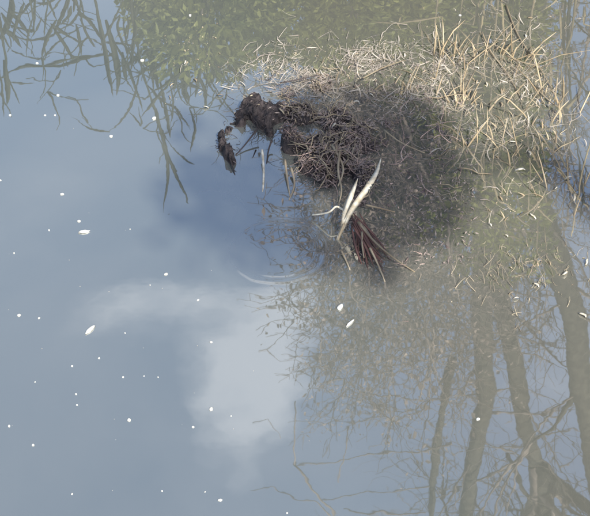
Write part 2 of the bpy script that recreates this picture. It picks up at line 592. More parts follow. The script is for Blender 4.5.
leafy_bush('dense low green bush, mirrored at the tips of the dark reeds',
           [(180, -40, .55), (215, -30, .6), (160, 5, .33), (200, 20, .42), (240, 15, .45), (170, 50, .22), (275, -10, .6), (225, 55, .2)], 6.5, 61, 2600)
leafy_bush('wide green bush, mirrored over the pale top edge of the dead plant mat',
           [(320, -10, .6), (360, -15, .65), (300, 25, .4), (345, 35, .4), (390, 15, .55), (430, 20, .5), (405, 60, .4)], 6.7, 67, 2400)
leafy_bush('tall olive bush, mirrored round the golden straw tufts',
           [(470, 0, .7), (490, 35, .5), (465, 80, .5), (440, 130, .5), (490, 120, .55), (508, 85, .32), (475, 190, .5), (430, 200, .45), (508, 165, .34)], 7.0, 71, 2000)
leafy_bush('ivy covered thicket, mirrored below the bleached reed leaf and red stalks',
           [(420, 70, .5), (385, 110, .5), (400, 170, .5), (440, 235, .4), (480, 250, .38), (515, 220, .34), (385, 215, .35), (530, 255, .25)], 7.3, 73, 1700)


# ------------------------------------------------------------------ reeds standing at the far water edge, mirrored dark against the sky
def reed(label, stem, leaves, D, group='reeds mirrored on the pond'):
    top = mir(*stem[-1], D); bot = mir(*stem[0], D)
    base = Vector((bot.x + (bot.x - top.x) * 0.3, D, ground_z(bot.x, D) - 0.05))
    t = thing('reed_plant', label, 'reed', base, group)
    b = MB(); b.tube([base] + [mir(p[0], p[1], D) for p in stem], 0.012, 0.005, 6); b.build('stem', 'reed', t)
    for (pp, wd) in leaves:
        b = MB()
        ctrl = [mir(p[0], p[1], D + (p[2] if len(p) > 2 else 0)) for p in pp]
        pts = []
        for i in range(len(ctrl) - 1):           # resample
            for k in range(3):
                pts.append(ctrl[i].lerp(ctrl[i + 1], k / 3))
        pts.append(ctrl[-1])
        for _ in range(2):
            pts = [pts[0]] + [(pts[i - 1] + pts[i] * 2 + pts[i + 1]) / 4 for i in range(1, len(pts) - 1)] + [pts[-1]]
        b.blade(pts, wd * .68, side=(random.uniform(.3, 1), random.uniform(-.6, .6), random.uniform(.2, .6)), fold=0.15)
        b.build('leaf', 'reed', t)
    for i in range(9):
        pp, wd = random.choice(leaves)
        p0 = random.choice(pp)
        a = random.gauss(1.5, 1.0); x, y = p0[0], p0[1]
        pts = [mir(x, y, D)]
        for k in range(6):
            a += random.gauss(0, .35)
            x += math.cos(a) * 7; y += math.sin(a) * 7
            pts.append(mir(x, y, D))
        b = MB(); b.tube(pts, .005, .0025, 4); b.build('twig', 'reed', t)
    return t


random.seed(5)
reed('broad leaved reed with two long drooping tips, mirrored beside open water',
     [(128, -30), (133, 20), (142, 70), (155, 110)],
     [([(155, 108), (163, 140), (172, 165), (181, 185), (190, 207)], .034),
      ([(155, 108), (165, 145), (169, 170), (166, 190), (163, 212)], .028),
      ([(150, 95), (158, 125), (170, 146), (186, 160, .1), (195, 165, .1)], .034),
      ([(140, 70), (135, 100), (120, 125), (108, 132)], .026),
      ([(110, 132), (95, 131), (82, 124), (70, 116)], .024),
      ([(96, 132), (88, 122), (80, 117)], .022),
      ([(130, 112), (138, 122), (143, 128), (138, 106)], .022),
      ([(148, 85), (160, 100), (175, 105), (190, 130)], .034),
      ([(160, 80), (165, 105), (168, 125), (170, 138)], .042),
      ([(190, 108), (196, 125), (192, 140), (190, 152)], .026)], 6.2)
reed('reed with one blunt hanging leaf pair, mirrored beside open water',
     [(85, -40), (95, 0), (104, 40)],
     [([(96, 5), (103, 40), (108, 70), (113, 97)], .05),
      ([(106, 20), (114, 50), (119, 75), (117, 96)], .05),
      ([(100, 45), (110, 30), (118, 10), (128, -10)], .026),
      ([(112, 40), (125, 60), (135, 85), (143, 112)], .034),
      ([(120, 15), (116, 30), (126, 48), (136, 62)], .026),
      ([(133, 5), (137, 25), (132, 50), (131, 70)], .036),
      ([(104, 54), (85, 57), (60, 66), (35, 66)], .024),
      ([(80, 18), (88, 38), (96, 48)], .02)], 6.0)
reed('leaning reed with many thin crossed leaves, mirrored near the pond corner',
     [(-10, -30), (0, 20), (6, 60), (7, 85)],
     [([(4, 60), (8, 85), (7, 105)], .05), ([(6, 70), (14, 92), (20, 105)], .02), ([(0, 70), (3, 95), (4, 118)], .02),
      ([(0, 78), (20, 66), (45, 66), (70, 58), (100, 54)], .024),
      ([(10, 25), (30, 32), (36, 30), (22, 14)], .026), ([(8, 32), (25, 42), (50, 38), (60, 30)], .026),
      ([(55, 33), (63, 12), (72, -10)], .04), ([(28, 55), (40, 62), (38, 58)], .02), ([(18, 38), (32, 50), (35, 58)], .022),
      ([(60, 30), (72, 24), (80, 10), (82, -5)], .022), ([(20, 15), (32, 0), (44, -15)], .022), ([(40, 60), (55, 45), (72, 32)], .018),
      ([(82, 20), (88, 38), (96, 46)], .02), ([(35, 2), (45, 5), (60, -4)], .024), ([(0, 40), (10, 20), (12, -10)], .05), ([(60, 70), (54, 82), (48, 92), (36, 104)], .012), ([(10, 82), (24, 83), (35, 82)], .014)], 6.1)
def extra(n, box, seed):
    random.seed(seed)
    res = []
    for i in range(n):
        x, y = random.uniform(box[0], box[2]), random.uniform(box[1], box[3])
        a = random.gauss(1.4, .8); ln = random.uniform(14, 46)
        x2, y2 = x + math.cos(a) * ln, y + math.sin(a) * ln
        res.append(([(x, y), ((x + x2) / 2 + random.uniform(-5, 5), (y + y2) / 2), (x2, y2)], random.uniform(.014, .034)))
    return res


reed('bushy reed crowded with short dark leaves, mirrored between two drooping reeds',
     [(150, -40), (152, 0), (158, 30)], extra(46, (115, -15, 185, 55), 301), 6.25)
reed('low bushy reed with short dark leaves, mirrored under the green bush',
     [(205, -40), (208, 10), (210, 40)], extra(36, (168, 45, 232, 85), 303), 6.15)
reed('slender reed with thin crossing leaves, mirrored at the pond corner',
     [(20, -40), (28, -10), (34, 20)], extra(40, (-8, -20, 80, 30), 305), 6.05)
reed('short reed with blunt leaves, mirrored against the green bush',
     [(190, -40), (196, 10), (200, 60)],
     [([(185, 60), (182, 85), (188, 105)], .04), ([(200, 55), (210, 80), (222, 98)], .03), ([(178, 55), (176, 75), (174, 92)], .04),
      ([(205, 40), (220, 62), (232, 85)], .03), ([(196, 70), (205, 90), (206, 112)], .03), ([(160, 30), (150, 55), (152, 80)], .03),
      ([(215, 90), (222, 105), (232, 112)], .03)], 6.3)
reed('tall slim reed, mirrored against pale sky beyond the golden straw',
     [(575, -40), (568, 20), (570, 90), (575, 140)],
     [([(566, 0), (562, 40), (568, 75)], .03), ([(570, 15), (582, 30), (600, 45)], .034), ([(560, 6), (575, 4), (600, 3)], .02),
      ([(572, 70), (585, 92), (600, 105)], .024), ([(574, 130), (582, 160), (592, 185)], .026), ([(570, 100), (560, 130), (560, 160)], .024),
      ([(576, 140), (584, 190), (580, 225)], .022)], 6.3)

def dry_reed(label, px, tipy, D, seed, n=16, spread=26):
    random.seed(seed)
    top = mir(px, tipy, D)
    base = Vector((top.x + random.uniform(-.2, .2), D, ground_z(top.x, D) - .05))
    t = thing('dry_reed_plant', label, 'reed', base, 'dry reeds mirrored on the pond')
    b = MB(); b.tube(wavy(base, top, 8, .012), .009, .004, 5); b.build('stem', 'dryreed', t)
    for i in range(n):
        x, y = px + random.gauss(0, spread), random.uniform(-40, tipy)
        a = random.gauss(1.4, .6); ln = random.uniform(25, 75)
        kx, ky = x + math.cos(a) * ln * .6, y + math.sin(a) * ln * .6
        ex_, ey_ = kx + math.cos(a + random.gauss(0, .7)) * ln * .5, ky + math.sin(a) * ln * random.uniform(-.2, .5)
        dd = D + random.uniform(-.25, .25)
        p = [mir(x, y, dd), mir((x + kx) / 2, (y + ky) / 2, dd), mir(kx, ky, dd), mir(ex_, ey_, dd + random.uniform(-.1, .1))]
        b = MB(); b.blade(p, random.uniform(.008, .022), side=(random.uniform(.3, 1), random.uniform(-.6, .6), .3), fold=.15); b.build('leaf', 'dryreed', t)
    return t


for px_, ty_, d_, sd_, lab in ((432, 95, 6.1, 401, 'dry tan reed, mirrored against the wide green bush'),
                               (455, 150, 6.2, 402, 'dry tan reed, mirrored behind the golden straw tuft'),
                               (485, 190, 6.0, 403, 'tall dry tan reed, mirrored among the loose pale straw'),
                               (505, 120, 6.3, 404, 'dry tan reed crossing others, mirrored near the leaning fallen stems'),
                               (528, 215, 6.1, 405, 'tall dry tan reed, mirrored behind the orange straw tuft'),
                               (552, 160, 6.2, 406, 'bent dry tan reed, mirrored against pale sky beside the orange tuft'),
                               (572, 235, 6.0, 407, 'thin dry tan reed, mirrored above the thick leaning trunk')):
    dry_reed(lab, px_, ty_, d_, sd_)

# bank grass: uncountable
random.seed(9)
mb = MB()
for i in range(16000):
    x = random.uniform(-7, 7)
    y = random.uniform(5.5, 8.5) if i % 5 else random.uniform(-1.0, 0.7)
    z = ground_z(x, y)
    if z < 0.03:
        continue
    h = random.uniform(.15, .5)
    d = rv(.35); d.z = 1
    mb.blade([(x, y, z - .02), Vector((x, y, z)) + d * h * .6, Vector((x, y, z)) + d * h + Vector((d.x * .3, d.y * .3, -.08)) * h], random.uniform(.008, .016), side=(random.uniform(-1, 1), random.uniform(-1, 1), 0))
tag(mb.build('bank_grass', 'grass'), 'short rough grass covering the pond banks', 'grass', kind='stuff')

# ------------------------------------------------------------------ unseen near bank tree, invented to cast the shade on the mat
random.seed(15)
sc = on_water(318, 192)
H = 3.9
bough_c = sc + sun_vec * (H / sun_vec.z)
tb = Vector((4.3, -2.5, 0)); tb.z = ground_z(tb.x, tb.y) - .1
t = thing('added_shade_tree', 'added unseen shade tree on the near bank with one leafy bough over the pond', 'tree', tb)
crotch = tb + Vector((-.35, .25, 5.6))
b = MB(); b.tube([tb, tb + Vector((-.05, .05, 1.4)), tb + Vector((-.2, .1, 3.4)), crotch], .17, .08, 10); b.build('trunk', 'bark', t)
b = MB(); b.tube(wavy(crotch, bough_c, 7, .02), .035, .012, 8); b.build('limb', 'bark', t)
lf = MB(); tw = MB()
fleck = on_water(356, 198, .1)
ex = Vector((1, 0, 0)); ey = Vector((0, 1, 0))
# bough lobes given by the patch of water each shades (metres round the patch centre)
lobes = [(-.29, -.20, .17, .42), (-.32, .02, .16, .38), (-.29, .20, .15, .45), (-.10, -.2, .19, .45), (-.08, .02, .24, .45), (-.04, .25, .22, .8), (.14, .29, .2, 1), (.15, .06, .21, 1), (.30, .28, .16, 1), (.31, .13, .14, 1), (.08, -.17, .15, .9), (.22, -.05, .15, 1)]
for (lx, ly, r, dn) in lobes:
    c = bough_c + ex * lx * 1.05 + ey * ly * 1.1 + Vector((0, 0, random.uniform(-.1, .1)))
    tw.tube(wavy(bough_c, c, 4, .05), .012, .004, 5)
    for i in range(int(5200 * dn * r * r)):
        d = rv().normalized()
        p = c + Vector((d.x, d.y, d.z * .6)) * r * random.random() ** .33
        g = p - sun_vec * ((p.z - .1) / sun_vec.z)
        if (g - fleck).length < .105:      # gap left in the bough so sun reaches the bleached leaf
            continue
        lf.leaf(p, d + rv(.7), rv().normalized(), random.uniform(.06, .11), random.uniform(.035, .06))
tw.build('twigs', 'twig', t)
lf.build('foliage', 'leaf', t, smooth=False)

# ------------------------------------------------------------------ floating mat of dead plants
PEAT = [  # px, py, radius px, height m above/below water
    (264, 121, 13, .045), (248, 111, 10, .04), (256, 104, 8, .02), (277, 113, 10, .03), (241, 124, 5, .02), (236, 117, 5, .01), (221, 138, 5, .012), (222, 147, 6, .026), (229, 156, 7, .03), (233, 163, 4, .008), (228, 130, 5, .006), (234, 123, 6, .008), (270, 134, 5, .015), (290, 146, 12, .050), (318, 150, 14, .035), (342, 158, 16, .035),
    (328, 178, 15, .028), (306, 168, 10, .02), (365, 178, 13, .018), (300, 116, 16, .016), (335, 122, 18, .016), (360, 140, 16, .01),
    (285, 92, 14, -.018), (320, 85, 18, -.014), (365, 90, 20, -.02), (410, 88, 20, -.03), (445, 100, 18, -.03), (358, 200, 10, .008), (348, 222, 8, .0),
    (385, 125, 22, -.016), (400, 155, 26, -.03), (435, 130, 24, -.035), (455, 165, 14, -.045), (415, 195, 22, -.04), (390, 225, 20, -.035), (370, 245, 14, -.022), (440, 200, 16, -.05),
    (330, 62, 14, -.03), (385, 60, 16, -.03)]
PE = []
for (px, py, r, h) in PEAT:
    c = on_water(px, py)
    PE.append((c.x, c.y, r / FOC * 3.95, r / FOC * 3.95 * 1.45, h))


def mat_h(x, y):
    f = hs = 0.0
    for (cx, cy, rx, ry, h) in PE:
        d = ((x - cx) / rx) ** 2 + ((y - cy) / ry) ** 2
        if d < 9:
            e = math.exp(-d * .8)
            f += e
            hs += e * h
    n1 = noise.noise(Vector((x * 11, y * 11, 0))); n2 = noise.noise(Vector((x * 31, y * 31, 4))); n3 = noise.noise(Vector((x * 75, y * 75, 9)))
    if f < 1e-4:
        return -.16
    q = min(1, max(0, (f - .12) / .55)); q = q * q * (3 - 2 * q)
    return -.16 + q * (.16 + hs / f) + (.022 * n1 + .024 * n2 + .016 * n3) * q


mat_root = thing('dead_plant_mat', 'dark mat of rotting roots and straw floating in the murky pond', 'plant mat', on_water(330, 160))
mb = MB()
x0, x1, y0, y1 = -.42, .75, 2.85, 4.6
st = .0075
nx = int((x1 - x0) / st); ny = int((y1 - y0) / st)
for j in range(ny + 1):
    for i in range(nx + 1):
        x = x0 + i * st; y = y0 + j * st
        mb.v.append((x, y, mat_h(x, y)))
for j in range(ny):
    for i in range(nx):
        a = j * (nx + 1) + i
        q = (a, a + 1, a + nx + 2, a + nx + 1)
        if max(mb.v[k][2] for k in q) > -.14:
            mb.f.append(q)
used = sorted({k for f in mb.f for k in f}); idx = {k: i for i, k in enumerate(used)}
mb.v = [mb.v[k] for k in used]; mb.f = [tuple(idx[k] for k in f) for f in mb.f]
mb.build('peat_bed', 'peat', mat_root)


def inmat():
    while True:
        px, py = random.uniform(225, 475), random.uniform(55, 265)
        if px < 282 and py > 96 and random.random() < .97:
            continue
        p = on_water(px, py)
        z = mat_h(p.x, p.y)
        if z > -.012 or (px > 345 and random.random() < .06):
            return px, py, Vector((p.x, p.y, max(z, 0)))


# litter chips too small to pick apart
random.seed(21)
for nm, mt, cnt, lo, hi in (('litter', 'litter', 5200, .006, .024), ('pale_litter', 'straw', 1500, .006, .024)):
    mb = MB()
    for i in range(cnt):
        px, py, p = inmat()
        if mt == 'straw' and random.random() < (0.93 if py > 118 else 0.1):
            continue
        p = p + Vector((0, 0, random.uniform(.001, .012)))
        d = rv(); d.z *= .5
        mb.leaf(p, d, Vector((random.uniform(-.7, .7), random.uniform(-.7, .7), 1)), random.uniform(lo, hi), random.uniform(.002, .006))
    tag(mb.build(nm, mt, mat_root, smooth=False), kind='stuff')

# straws and roots: shared meshes, each its own part
straw_me, root_me = [], []
for i in range(10):
    b = MB(); ln = 1.0
    pts = [Vector((u - .5, .10 * math.sin(u * 3 + i) * random.uniform(-1, 1), .16 * math.sin(u * math.pi) * random.uniform(-.3, 1))) for u in (0, .2, .4, .6, .8, 1)]
    b.blade(pts, .05, side=(0, 1, .2), fold=.2, blunt=.3); straw_me.append(b.mesh('straw', 'straw'))
    b = MB()
    q = Vector((0, 0, 0)); pts = [q.copy()]; d = Vector((1, 0, 0))
    for k in range(7):
        d = (d + rv(.42)).normalized(); q = q + d / 7; pts.append(q.copy())
    b.tube(pts, .019, .007, 5); root_me.append(b.mesh('root', 'root'))


dark_me = []
for me_ in root_me[:5]:
    dm = me_.copy(); dm.materials.clear(); dm.materials.append(M['wettwig']); dark_me.append(dm)


def place(me, name, p, yaw, pitch, ln, parent, roll=0.0):
    o = bpy.data.objects.new(name, me)
    COL.objects.link(o)
    o.parent = parent
    o.matrix_parent_inverse = Matrix.Translation(parent.location).inverted()
    o.matrix_basis = Matrix.Translation(p) @ Matrix.Rotation(yaw, 4, 'Z') @ Matrix.Rotation(pitch, 4, 'Y') @ Matrix.Rotation(roll, 4, 'X') @ Matrix.Diagonal((ln, ln * .6 + .03, ln * .6 + .03, 1))
    return o


random.seed(33)
for i in range(190):
    px, py, p = inmat()
    if py > 125 and random.random() < .6:
        continue
    ln = random.uniform(.04, .15)
    place(random.choice(straw_me), 'straw', p + Vector((0, 0, .014)), random.uniform(0, 6.28), random.uniform(-.5, .25), ln, mat_root, random.uniform(-1, 1))
for i in range(210):
    px, py = random.gauss(328, 24), random.gauss(162, 20)
    p = on_water(px, py); z = mat_h(p.x, p.y)
    if z < -.01 or px < 278:
        continue
    place(random.choice(root_me), 'root', Vector((p.x, p.y, z + .008)), random.gauss(-1.5, .6), random.uniform(-.2, .4), random.uniform(.03, .10), mat_root, random.uniform(0, 6))


for i in range(46):
    px, py = random.gauss(328, 20), random.gauss(160, 18)
    p = on_water(px, py); z = mat_h(p.x, p.y)
    if z > 0:
        place(random.choice(straw_me), 'straw', Vector((p.x, p.y, z + .02)), random.gauss(1.57, .45), random.uniform(-.6, .2), random.uniform(.05, .12), mat_root, random.uniform(-1, 1))
for i in range(70):
    px, py = random.gauss(410, 30), random.gauss(165, 38)
    if px < 350:
        continue
    p = on_water(px, py)
    place(random.choice(root_me), 'root', Vector((p.x, p.y, max(.0, mat_h(p.x, p.y)) + random.uniform(-.004, .006))), random.uniform(0, 6.28), random.uniform(-.15, .1), random.uniform(.04, .12), mat_root, random.uniform(0, 6))


for i in range(90):                         # dark rootlets fraying the clods
    cx_, cy_, sp = random.choice(((262, 118, 13), (248, 112, 9), (226, 152, 7), (290, 146, 10), (272, 128, 9), (224, 140, 6)))
    px, py = random.gauss(cx_, sp), random.gauss(cy_, sp)
    p = on_water(px, py)
    place(random.choice(dark_me), 'rootlet', Vector((p.x, p.y, max(0, mat_h(p.x, p.y)) + .006)), random.gauss(-1.57, .7), random.uniform(-.3, .4), random.uniform(.025, .075), mat_root, random.uniform(0, 6))


# pale stems hanging off the rim of the mat into the water
def smooth_path(c, n=5):
    q = []
    for i in range(len(c) - 1):
        q += [c[i].lerp(c[i + 1], k / n) for k in range(n)]
    q.append(c[-1])
    for _ in range(6):
        q = [q[0]] + [(q[i - 1] + q[i] * 2 + q[i + 1]) / 4 for i in range(1, len(q) - 1)] + [q[-1]]
    return q


def px_tube(name, pts, r0, r1, material, parent=None, z=None):
    b = MB()
    q = []
    for i, p in enumerate(pts):
        q.append(on_water(p[0], p[1], p[2]))
    b.tube(smooth_path(q), r0, r1, 6)
    return b.build(name, material, parent)


for pts, m_ in (([(262, 150, .03), (264, 168, .012), (263, 190, .001), (261, 200, -.01)], 'white'),
                ([(285, 160, .03), (287, 178, .012), (290, 196, 0)], 'straw'), ([(291, 168, .02), (296, 184, .006), (289, 200, .0)], 'straw'),
                ([(340, 150, .06), (337, 172, .05), (343, 190, .03), (338, 205, .02)], 'straw'), ([(332, 145, .06), (346, 168, .05), (338, 186, .035)], 'straw')):
    px_tube('stem', pts, .0045, .002, m_, mat_root)
for pts in ([(258, 128, .04), (245, 145, .012), (236, 155, .002)], [(272, 140, .03), (268, 150, .01), (266, 170, -.006)], 
            [(228, 150, .03), (232, 165, .01), (235, 175, 0)]):
    px_tube('wet_stem', pts, .0035, .0015, 'wettwig', mat_root)

px_tube('wet_stem', [(256, 150, .0), (248, 170, -.006), (240, 200, -.012), (226, 240, -.02)], .003, .002, 'wettwig', mat_root)

# sunken leaves just under the surface, past counting
random.seed(35)
mb = MB()
for i in range(3200):
    px, py = random.gauss(405, 38), random.gauss(175, 48)
    p = on_water(px, py)
    p.z = -random.uniform(.003, .03)
    mb.leaf(p, Vector((random.uniform(-1, 1), random.uniform(-1, 1), random.uniform(-.1, .1))), Vector((random.uniform(-.3, .3), random.uniform(-.3, .3), 1)), random.uniform(.015, .05), random.uniform(.006, .016))
tag(mb.build('sunken_leaves', 'sunk', smooth=False), 'brown sunken leaves just under the water beside the mat', 'leaves', kind='stuff')
mb = MB()
for i in range(4200):                       # drowned pale straw behind the mat
    px, py = random.gauss(365, 62), random.gauss(80, 17)
    p = on_water(px, py); p.z = -random.uniform(.003, .014)
    a = random.uniform(0, 6.28)
    mb.leaf(p, Vector((math.cos(a), math.sin(a), random.uniform(-.1, .1))), Vector((random.uniform(-.3, .3), random.uniform(-.3, .3), 1)), random.uniform(.015, .06), random.uniform(.004, .011))
tag(mb.build('drowned_straw', 'drowned', smooth=False), 'pale drowned straw under the water along the back of the mat', 'straw', kind='stuff')
mb = MB()
for i in range(4600):                       # matted straw crown
    px, py = random.gauss(362, 55), random.gauss(80, 17)
    if random.random() < .18:
        px, py = random.gauss(500, 40), random.gauss(95, 45)
    if px < 286 and py > 96:
        continue
    p = on_water(px, py)
    if noise.noise(Vector((p.x * 5, p.y * 5, 7.2))) < random.uniform(-.5, .3):
        continue
    p.z = max(0, mat_h(p.x, p.y)) + random.uniform(-.012, .009)
    a = random.gauss(1.4, 1.0)
    ln = random.uniform(.015, .075)
    d = Vector((math.cos(a), math.sin(a), random.uniform(-.12, .35)))
    sd = Vector((-d.y, d.x, random.uniform(0, .4))) * random.uniform(-.3, .3)
    c4 = [p, p + d * ln * .35 + sd * ln * .5, p + d * ln * .7 + sd * ln * .6, p + d * ln]
    if random.random() < .22:
        mb.blade(c4, random.uniform(.002, .005), side=(-d.y, d.x, random.uniform(-.5, .5)), fold=.1, blunt=.2)
    else:
        mb.tube(c4, .0004 + .0012 * random.random() ** 2, .0004, 3)
tag(mb.build('straw_crown', 'crown', mat_root, smooth=False), kind='stuff')
mb = MB()
for i in range(35):                        # dust on the open water
    px, py = random.uniform(0, 330), random.uniform(100, 516)
    p = on_water(px, py, .0008)
    mb.leaf(p, Vector((random.uniform(-1, 1), random.uniform(-1, 1), 0)), Vector((.1, 0, 1)), random.uniform(.001, .004), random.uniform(.001, .002))
tag(mb.build('surface_dust', 'drowned', smooth=False), 'faint pale dust scattered over the open water', 'dust', kind='stuff')
mb = MB()
for i in range(3600):                       # fine flecks afloat
    q = random.random()
    if q < .42:
        px, py = random.gauss(360, 65), random.gauss(80, 20)
    elif q < .72:
        px, py = random.gauss(505, 42), random.gauss(105, 60)
    elif q < .85:
        px, py = random.gauss(525, 35), random.gauss(265, 35)
    elif q < .93:
        px, py = random.gauss(410, 35), random.gauss(160, 40)
    else:
        px, py = random.gauss(200, 28), random.gauss(60, 30)
    p = on_water(px, py)
    if px < 284 and py > 98 and q < .93:
        continue
    if noise.noise(Vector((p.x * 6, p.y * 6, 2.2))) < random.uniform(-.25, .35):
        continue
    p.z = max(0, mat_h(p.x, p.y)) + random.uniform(-.006, .004)
    a = random.gauss(1.57, .9)
    ln = .004 + random.random() ** 3 * .045 if q < .93 else random.uniform(.004, .012)
    d = Vector((math.cos(a), math.sin(a), random.uniform(-.1, .3) if random.random() < .6 else random.uniform(.4, 1.2)))
    sd = Vector((-d.y, d.x, 0)) * random.uniform(-.35, .35)
    if ln > .014:
        mb.tube([p, p + d * ln * .35 + sd * ln * .5, p + d * ln * .7 + sd * ln * .6, p + d * ln], random.uniform(.0005, .0013), .0004, 4)
    else:
        mb.leaf(p, d, Vector((random.uniform(-.6, .6), random.uniform(-.6, .6), 1)), ln, ln * random.uniform(.2, .6))
tag(mb.build('floating_flecks', 'fleck', smooth=False), 'fine pale plant flecks drifting round the mat and straw tufts', 'litter', kind='stuff')

# pale sunken tubes added in place of the light on ripple rings
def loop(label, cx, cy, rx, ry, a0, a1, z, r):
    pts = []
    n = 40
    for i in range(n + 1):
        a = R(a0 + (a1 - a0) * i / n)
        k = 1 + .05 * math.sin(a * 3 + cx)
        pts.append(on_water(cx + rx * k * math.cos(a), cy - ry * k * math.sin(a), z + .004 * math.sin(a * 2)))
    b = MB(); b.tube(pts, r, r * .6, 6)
    tag(b.build('ripple_light_line', 'white'), label, 'stem', 'pale lines added for ripple light in the shaded water')


loop('pale oval loop standing in for a bright ripple ring under the shaded water', 280, 250, 50, 31, -20, 325, -.009, .0028)
loop('pale arc standing in for ripple light under the shaded water behind the oval loop', 214, 222, 33, 33, 15, 125, -.009, .0028)
loop('short pale arc standing in for ripple light, under water along the near side of the oval loop', 300, 300, 60, 16, 60, 130, -.009, .0024)


# ------------------------------------------------------------------ bleached reed leaf, red stalks
def px_blade(name, pts, wd, material, parent, side=(1, .3, .3), fold=.1):
    ctrl = [on_water(*p) for p in pts]
    q = []
    for i in range(len(ctrl) - 1):
        for k in range(6):
            q.append(ctrl[i].lerp(ctrl[i + 1], k / 6))
    q.append(ctrl[-1])
    for _ in range(4):
        q = [q[0]] + [(q[i - 1] + q[i] * 2 + q[i + 1]) / 4 for i in range(1, len(q) - 1)] + [q[-1]]
    b = MB(); b.blade(q, wd, side=side, fold=fold)
    return b.build(name, material, parent)


c = on_water(340, 240)
t = thing('bleached_reed_leaf', 'bleached white reed leaf split in two blades, sticking up from the water', 'leaf', c)
px_blade('blade', [(337, 240, .0), (346, 220, .05), (355, 205, .10), (368, 187, .15), (377, 172, .18), (381, 158, .2)], .020, 'white', t)
px_blade('blade', [(342, 228, .03), (345, 214, .07), (350, 198, .10), (358, 178, .14)], .020, 'white', t)
px_tube('curled_tip', [(343, 210, .05), (336, 205, .06), (331, 212, .05), (322, 214, .03), (312, 215, .012)], .0035, .0025, 'white', t)
px_tube('stem', [(336, 246, -.02), (339, 236, .01), (344, 224, .045)], .004, .004, 'straw', t)

c = on_water(372, 258)
t = thing('red_stalk_clump', 'reddish brown stalks fanning down beside the bleached reed leaf', 'stalks', c)
random.seed(3)
for i in range(26):
    a = (random.gauss(354, 2.5), random.gauss(222, 5), random.uniform(.01, .05))
    q = random.random()
    bq = (362 + q * 30 + random.gauss(0, 3), 268 - q * 8 + random.gauss(0, 5), random.uniform(-.01, .006))
    mid = ((a[0] + bq[0]) / 2 + random.uniform(-3, 3), (a[1] + bq[1]) / 2, (a[2] + bq[2]) / 2 + random.uniform(0, .012))
    px_blade('stalk', [a, mid, bq], random.uniform(.003, .009), 'red', t)
for pts in ([(358, 222, .06), (375, 243, .045), (396, 260, .02), (415, 272, 0)], [(362, 232, .04), (362, 245, .03), (364, 258, .01)], [(370, 248, .03), (378, 264, .01), (385, 282, 0)], [(341, 250, .01), (346, 260, .006), (350, 270, 0)],
            [(366, 205, .03), (380, 208, .03), (395, 212, .02)]):
    px_tube('pale_stem', pts, .0035, .002, 'straw', t)


# ------------------------------------------------------------------ tufts of dead straw standing in the water
def tuft(label, px, py, n, spread, hgt, material, seed, lean=(0, 0)):
    random.seed(seed)
    c = on_water(px, py)
    t = thing('straw_tuft', label, 'dead grass', c, 'dead straw tufts in the water')
    for i in range(n):
        bp = c + Vector((random.gauss(0, spread), random.gauss(0, spread * 1.3), -.03))
        d = Vector((random.gauss(lean[0], .45), random.gauss(lean[1], .35), 1))
        h = hgt * random.uniform(.4, 1.1)
        tip = bp + d * h
        bend = Vector((d.x * .5, d.y * .4, -.25)) * h * random.random()
        b = MB()
        b.blade([bp, bp.lerp(tip, .35), bp.lerp(tip, .7) + bend * .3, tip + bend], random.uniform(.003, .0075), side=(1, random.uniform(-.5, .5), .2), blunt=.12)
        b.build('blade', material if random.random() < .75 else 'straw', t)
    return t


tuft('golden straw tuft at the far corner of the dead plant mat', 460, 104, 22, .022, .10, 'gold', 81, (-.05, .35))
tuft('thin straw tuft rising behind the mat beside the golden tuft', 425, 92, 12, .05, .11, 'straw', 82, (.1, .2))
tuft('orange straw tuft standing apart in the olive water beyond the mat', 548, 146, 16, .03, .08, 'gold', 83, (0, .3))
tuft('loose pale straw tuft between the two golden tufts', 500, 108, 18, .07, .10, 'straw', 84, (.1, .3))
tuft('sparse grey straw tuft among litter past the white leaf scraps', 508, 205, 10, .05, .07, 'straw', 85)
tuft('wispy straw tuft at the back edge of the mat under the green bush', 330, 72, 12, .09, .08, 'straw', 86)
tuft('low straw tuft in the tree reflections below the orange tuft', 525, 285, 12, .08, .05, 'straw', 87)

for px_, py_, sd_, ln_, lab in ((450, 62, 88, (.1, .1), 'tall thin tan straws rising behind the golden tuft'), (478, 58, 89, (.25, .0), 'tall thin tan straws leaning over the fallen dark stems'),
                                (520, 62, 90, (.3, -.1), 'tall thin tan straws standing behind the orange tuft'), (548, 108, 91, (.1, .2), 'tan straws crowded against the back of the orange tuft'),
                                (488, 152, 92, (.0, .2), 'tan straws standing in the water before the loose pale tuft'), (566, 190, 93, (-.1, .2), 'thin tan straws standing beyond the orange tuft by pale sky reflection')):
    tuft(lab, px_, py_, 15, .045, .17, 'gold', sd_, ln_)

